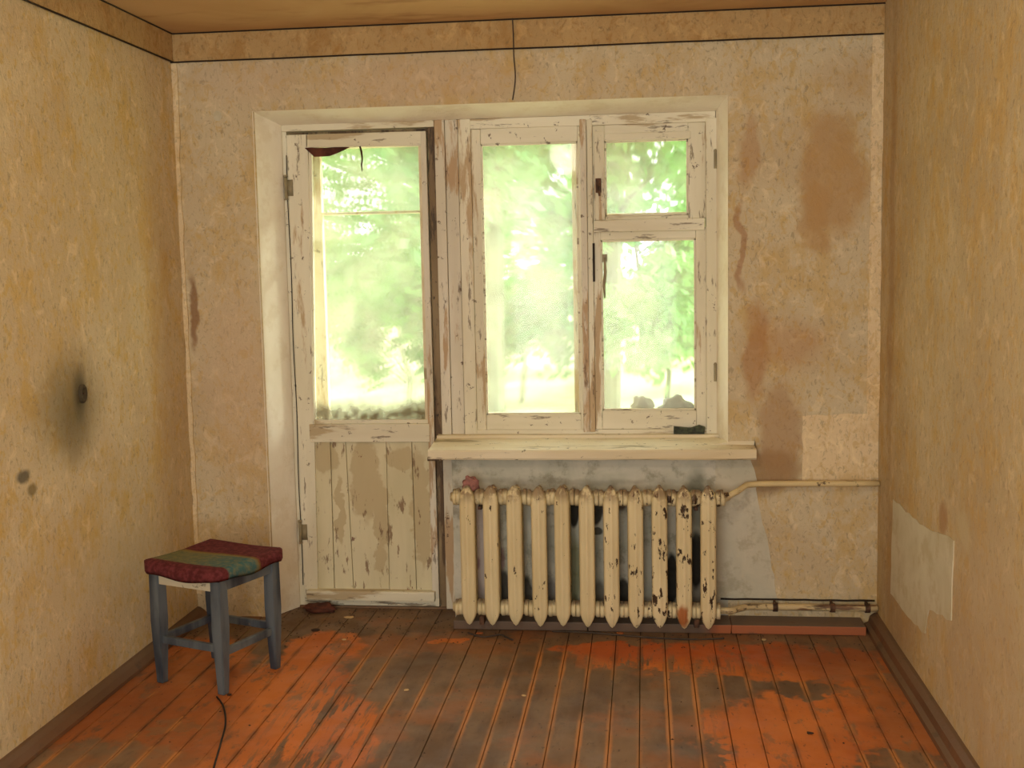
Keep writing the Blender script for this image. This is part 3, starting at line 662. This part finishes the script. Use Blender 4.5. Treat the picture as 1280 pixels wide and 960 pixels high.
for j in range(nn+1):
    row = []
    for i in range(nn+1):
        u_, v_ = i/nn*2-1, j/nn*2-1
        # draped woven cover: flat top, rounded over the edge, hem hanging a little
        def fold(t): a = min(1, abs(t)/.80); return math.copysign(a if a < 1 else 1, t), max(0, abs(t)-.80)/.20
        fu, ou = fold(u_); fv, ov = fold(v_)
        x_ = fu*(hs-.020)+math.copysign(.020*math.sin(min(1, ou*1.6)*math.pi/2), u_)*(ou > 0)
        y_ = fv*(hs-.020)+math.copysign(.020*math.sin(min(1, ov*1.6)*math.pi/2), v_)*(ov > 0)
        rr_ = math.hypot(x_, y_); 
        if rr_ > hs*1.26: x_ *= hs*1.26/rr_; y_ *= hs*1.26/rr_
        o_ = max(ou, ov)
        z_ = .466-.008*(1-fu*fu)*(1-fv*fv)+.004*math.sin(fu*2.6+1)*math.cos(fv*2.2) - .036*o_**1.1 - .008*o_*(math.sin(u_*5+1)+math.sin(v_*6+2))*.6
        row.append(bm.verts.new((x_, y_, z_)))
    grid.append(row)
for j in range(nn):
    for i in range(nn): bm.faces.new((grid[j][i], grid[j][i+1], grid[j+1][i+1], grid[j+1][i]))
r = bmesh.ops.extrude_face_region(bm, geom=list(bm.faces))
for g in r['geom']:
    if isinstance(g, bmesh.types.BMVert): g.co.z -= .012; g.co.x *= .975; g.co.y *= .975
link('seat_cover', bm, 'fabric', st, True, off=Vector())
sbox('seat_board', 'apron', -.172, .172, -.172, .172, .424, .442, bev=.004)

# ------------------------------------------------------------ cables and litter
def cable(pts, r, mat, label, name='cable', seg=8):
    P = [Vector(p) for p in pts]; out = []
    for i in range(len(P)-1):
        a, b, c_, d_ = P[max(i-1, 0)], P[i], P[i+1], P[min(i+2, len(P)-1)]
        for s_ in range(seg):
            t_ = s_/seg; out.append(.5*((2*b)+(-a+c_)*t_+(2*a-5*b+4*c_-d_)*t_*t_+(-a+3*b-3*c_+d_)*t_**3))
    out.append(P[-1]); bm = bmesh.new(); tube(bm, out, r, 8); return tag(link(name, bm, mat, None, True, off=Vector()), label, 'cable')
def fp(px, py, z=.0035): x_, y_ = FL(px, py); return (x_, y_, z)
cable([fp(271, 872), fp(279, 884), fp(282, 905), fp(276, 930), fp(267, 962), fp(255, 1010), fp(262, 1080)], .0032, 'cable', 'black cable trailing over the floor in front of the stool')
cable([fp(690, 790), fp(740, 792, .004), fp(800, 797, .004), fp(860, 800), fp(905, 799)], .0035, 'cord', 'dark dusty cord lying below the right half of the radiator')
cable([fp(585, 792), fp(605, 797), fp(625, 794), fp(632, 797), fp(641, 801)], .0035, 'cord', 'short kinked cord on the floor below the left end of the radiator')
lx, lz = B(641, 22); lx2, lz2 = B(641, 127)
cable([(lx, -.018, lz), (lx+.003, -.020, lz-.08), (lx+.002, -.008, ZC-.03), (lx+.006, -.006, ZC-.12), (lx2, -.006, lz2+.006)], .0024, 'cord', 'thin wire hanging down the wall above the window', 'hanging_wire')
# sooty wall socket
p = hit(102, 492, 0, 0)
so_ = empty('wall_socket', (.0, p.y, p.z)); tag(so_, 'sooty dark wall socket in the smudge on the left wall', 'socket')
bm = bmesh.new(); rings = []
for (dx_, rr_) in ((-.002, .030), (.008, .030), (.011, .026), (.011, .019), (.003, .017)):
    rings.append([bm.verts.new((dx_, rr_*.85*math.cos(a*math.pi/8), rr_*1.1*math.sin(a*math.pi/8))) for a in range(16)])
for i in range(4):
    for j in range(16): bm.faces.new((rings[i][j], rings[i][(j+1) % 16], rings[i+1][(j+1) % 16], rings[i+1][j]))
bm.faces.new(rings[-1]); link('socket_ring', bm, 'soot', so_, True, off=Vector())
for s_ in (-1, 1):
    bm = bmesh.new(); tube(bm, [(.002, s_*.007, 0), (.008, s_*.007, .0)], .0025, 8); link('contact', bm, 'rust', so_, off=Vector())
# rag by the door
x_, y_ = FL(405, 760)
bm = bmesh.new(); lump(bm, (x_, .085, .014), (.07, .035, .024), 3, .2, 12)
tag(link('rag', bm, 'brownrag', None, True, off=Vector()), 'dark red-brown rag on the floor at the foot of the door', 'rag')
# flakes
fk = [(437, 772, .022, 'chip', 'largest pale paint flake, on the grey floor in front of the door'), (508, 863, .012, 'chip', 'pale flake alone in the middle of the grey boards'), (776, 792, .016, 'chipo', 'orange flake on the floor below the middle of the radiator'),
      (430, 800, .010, 'chip', 'small pale flake behind the orange floor patch left of the door foot'), (655, 870, .009, 'chip', 'tiny pale flake on the central worn boards'), (1012, 917, .012, 'chipd', 'dark flake on the orange paint at the right of the floor'),
      (287, 869, .010, 'chipd', 'dark flake beside the front leg of the stool'), (600, 792, .014, 'chipo', 'orange flake by the short cord under the radiator'), (395, 788, .022, 'chipd', 'dark splinter on the dusty floor left of the pale flake'), (955, 800, .012, 'chip', 'pale flake on the floor below the rusty pipe')]
for (px, py, s_, mt, lab) in fk:
    x_, y_ = FL(px, py); pts = [(x_+s_*random.uniform(.7, 1.2)*math.cos(a), y_+s_*.8*random.uniform(.6, 1.2)*math.sin(a)) for a in [i*1.047 for i in range(6)]]
    tag(poly_slab('paint_flake', mt, None, pts, 'z', .0005, .003), lab, 'flake', 'loose paint flakes on the floor')
# sweepings along the wall and by the door: uncountable grit
bm = bmesh.new()
for i in range(420):
    q = random.random()
    if q < .45: x_, y_ = random.uniform(.38, 1.15), random.uniform(-.30, .14)
    elif q < .75: x_, y_ = random.uniform(1.15, 2.8), random.uniform(-.33, -.15)
    elif q < .88: x_, y_ = random.uniform(.06, .32), random.uniform(-.45, -.03)
    else: x_, y_ = random.uniform(.1, 2.8), random.uniform(-1.6, -.2)
    s_ = random.uniform(.0015, .005); z_ = random.uniform(.3, .8)*s_
    vs = [bm.verts.new((x_+s_*random.uniform(.6, 1.4)*math.cos(a), y_+s_*random.uniform(.6, 1.4)*math.sin(a), .0002)) for a in (0, 1.6, 3.1, 4.7)]; t_ = bm.verts.new((x_, y_, z_+.001))
    for j in range(4): bm.faces.new((vs[j], vs[(j+1) % 4], t_))
    bm.faces.new(vs[::-1])
o = tag(link('grit', bm, 'cord', None, off=Vector()), 'dusty grit and crumbs of plaster scattered over the floor', 'grit'); o['kind'] = 'stuff'

# ------------------------------------------------------------ unseen pendant added around the ceiling fill light, above the view
lp = empty('added_pendant', (1.45, -2.9, H)); tag(lp, 'added unseen flex and holder over the ceiling fill light', 'lamp')
bm = bmesh.new(); tube(bm, [(1.45, -2.9, H), (1.45, -2.9, 2.44)], .003, 6); link('flex', bm, 'cable', lp)
bm = bmesh.new(); tube(bm, [(1.45, -2.9, 2.445), (1.45, -2.9, 2.44), (1.45, -2.9, 2.40)], [.01, .018, .019], 12); link('added_holder', bm, 'socket', lp)
bpy.data.objects['ceiling_fill_light'].location = (1.45, -2.9, 2.24)

# ------------------------------------------------------------ outside
o = mbox('ground', 'ground', None, -60, 60, .6, 90, -.5, -.1, 0); struct(o, 'sunlit ground outside', 'ground')
def tree(name, x_, y_, hgt, cr, cz, n, leaf, label, size=.09, trunk=.11):
    t_ = empty(name, (x_, y_, -.1)); tag(t_, label, name, {'tree': 'trees outside', 'bush': 'bushes outside'}[name])
    bm = bmesh.new()
    tube(bm, [(x_, y_, -.1), (x_+.05, y_, hgt*.35), (x_-.05, y_, hgt*.7), (x_, y_, hgt*.95)], [trunk, trunk*.8, trunk*.6, trunk*.2], 10)
    for i in range(7):
        a = random.uniform(0, 6.28); z_ = hgt*random.uniform(.3, .8); L = cr[0]*random.uniform(.5, .9)
        tube(bm, [(x_, y_, z_), (x_+L*.5*math.cos(a), y_+L*.5*math.sin(a), z_+.25*L), (x_+L*math.cos(a), y_+L*math.sin(a), z_+.4*L)], [trunk*.4, trunk*.25, trunk*.08], 6)
    link('trunk', bm, 'bark', t_)
    cl = rng.normal(size=(max(8, n//110), 3)); cl /= np.linalg.norm(cl, axis=1)[:, None]; cl *= rng.uniform(.25, 1, (len(cl), 1))**.5
    c_ = cl[rng.integers(0, len(cl), n)]*np.array(cr)*.85 + rng.normal(size=(n, 3))*np.array(cr)*.13
    c_ += np.array([0, 0, cz+.1])
    c_ = c_[c_[:, 2] > .05]; n = len(c_)
    a = rng.normal(size=(n, 3)); a /= np.linalg.norm(a, axis=1)[:, None]; b = rng.normal(size=(n, 3)); b -= (a*b).sum(1)[:, None]*a; b /= np.linalg.norm(b, axis=1)[:, None]
    s_ = rng.uniform(.6, 1.3, (n, 1))*size
    v = np.stack([c_-a*s_, c_+b*s_*.5, c_+a*s_, c_-b*s_*.5], 1).reshape(-1, 3)
    me = bpy.data.meshes.new('foliage'); me.vertices.add(4*n); me.vertices.foreach_set('co', v.ravel()); me.loops.add(4*n); me.polygons.add(n)
    me.loops.foreach_set('vertex_index', np.arange(4*n)); me.polygons.foreach_set('loop_start', np.arange(0, 4*n, 4)); me.update(calc_edges=True); me.materials.append(M[leaf])
    f_ = bpy.data.objects.new('foliage', me); COL.objects.link(f_); f_.parent = t_; f_['kind'] = 'stuff'
tree('tree', .62, 5.2, 5, (1.1, 1.2, 1.6), 3.0, 5200, 'leaf_c', 'nearest tree, its trunk seen through the left window pane', .08, .13)
tree('tree', -1.6, 7.5, 5.5, (1.7, 1.4, 2.0), 2.6, 4500, 'leaf_a', 'leafy tree seen through the door pane')
tree('tree', 1.6, 7.6, 5.5, (1.4, 1.3, 1.9), 3.1, 4500, 'leaf_a', 'leafy tree seen through the vent pane')
tree('tree', 4.2, 10.5, 5.5, (1.9, 1.4, 2.2), 2.7, 4500, 'leaf_b', 'pale tree farthest right beyond the window')
tree('tree', -4.6, 10, 6, (2.2, 1.6, 2.6), 3.0, 5000, 'leaf_b', 'pale tree farthest left beyond the door pane')
for (px, py, yy, cr_, lf, lab) in ((505, 410, 6.4, (.75, .6, .75), 'leaf_a', 'leafy bush nearest the right edge of the door pane'), (650, 385, 8.5, (.95, .7, .8), 'leaf_c', 'dense bush across the middle of the left window pane'), (830, 400, 6.8, (.8, .6, .75), 'leaf_b', 'leafy bush filling the middle of the lower right pane')):
    p = hit(px, py, 1, yy); tree('bush', p.x, yy, p.z+.2, cr_, p.z, 2600, lf, lab, .07, .03)
tree('bush', -.4, 11.4, 2.2, (1.6, 1.0, 1.1), 1.3, 3200, 'leaf_b', 'pale round bush low behind the left window pane', .08, .04)
tree('bush', 1.9, 13, 2.4, (1.7, 1.0, 1.2), 1.4, 3200, 'leaf_c', 'round bush low behind the lower right pane', .08, .04)
tree('bush', -3.0, 13, 2.4, (1.8, 1.0, 1.2), 1.4, 3200, 'leaf_a', 'round bush low behind the door pane', .08, .04)
tree('tree', -1.2, 19, 8, (4, 2, 3.6), 4.0, 7000, 'leaf_b', 'broad tree in the far background behind the post', .13, .2)
tree('tree', 7.2, 20, 8, (4, 2, 3.6), 4.0, 7000, 'leaf_a', 'broad tree in the far background on the right', .13, .2)
tree('tree', -9.4, 20, 8, (4, 2, 3.6), 4.0, 7000, 'leaf_a', 'broad tree in the far background on the left', .13, .2)
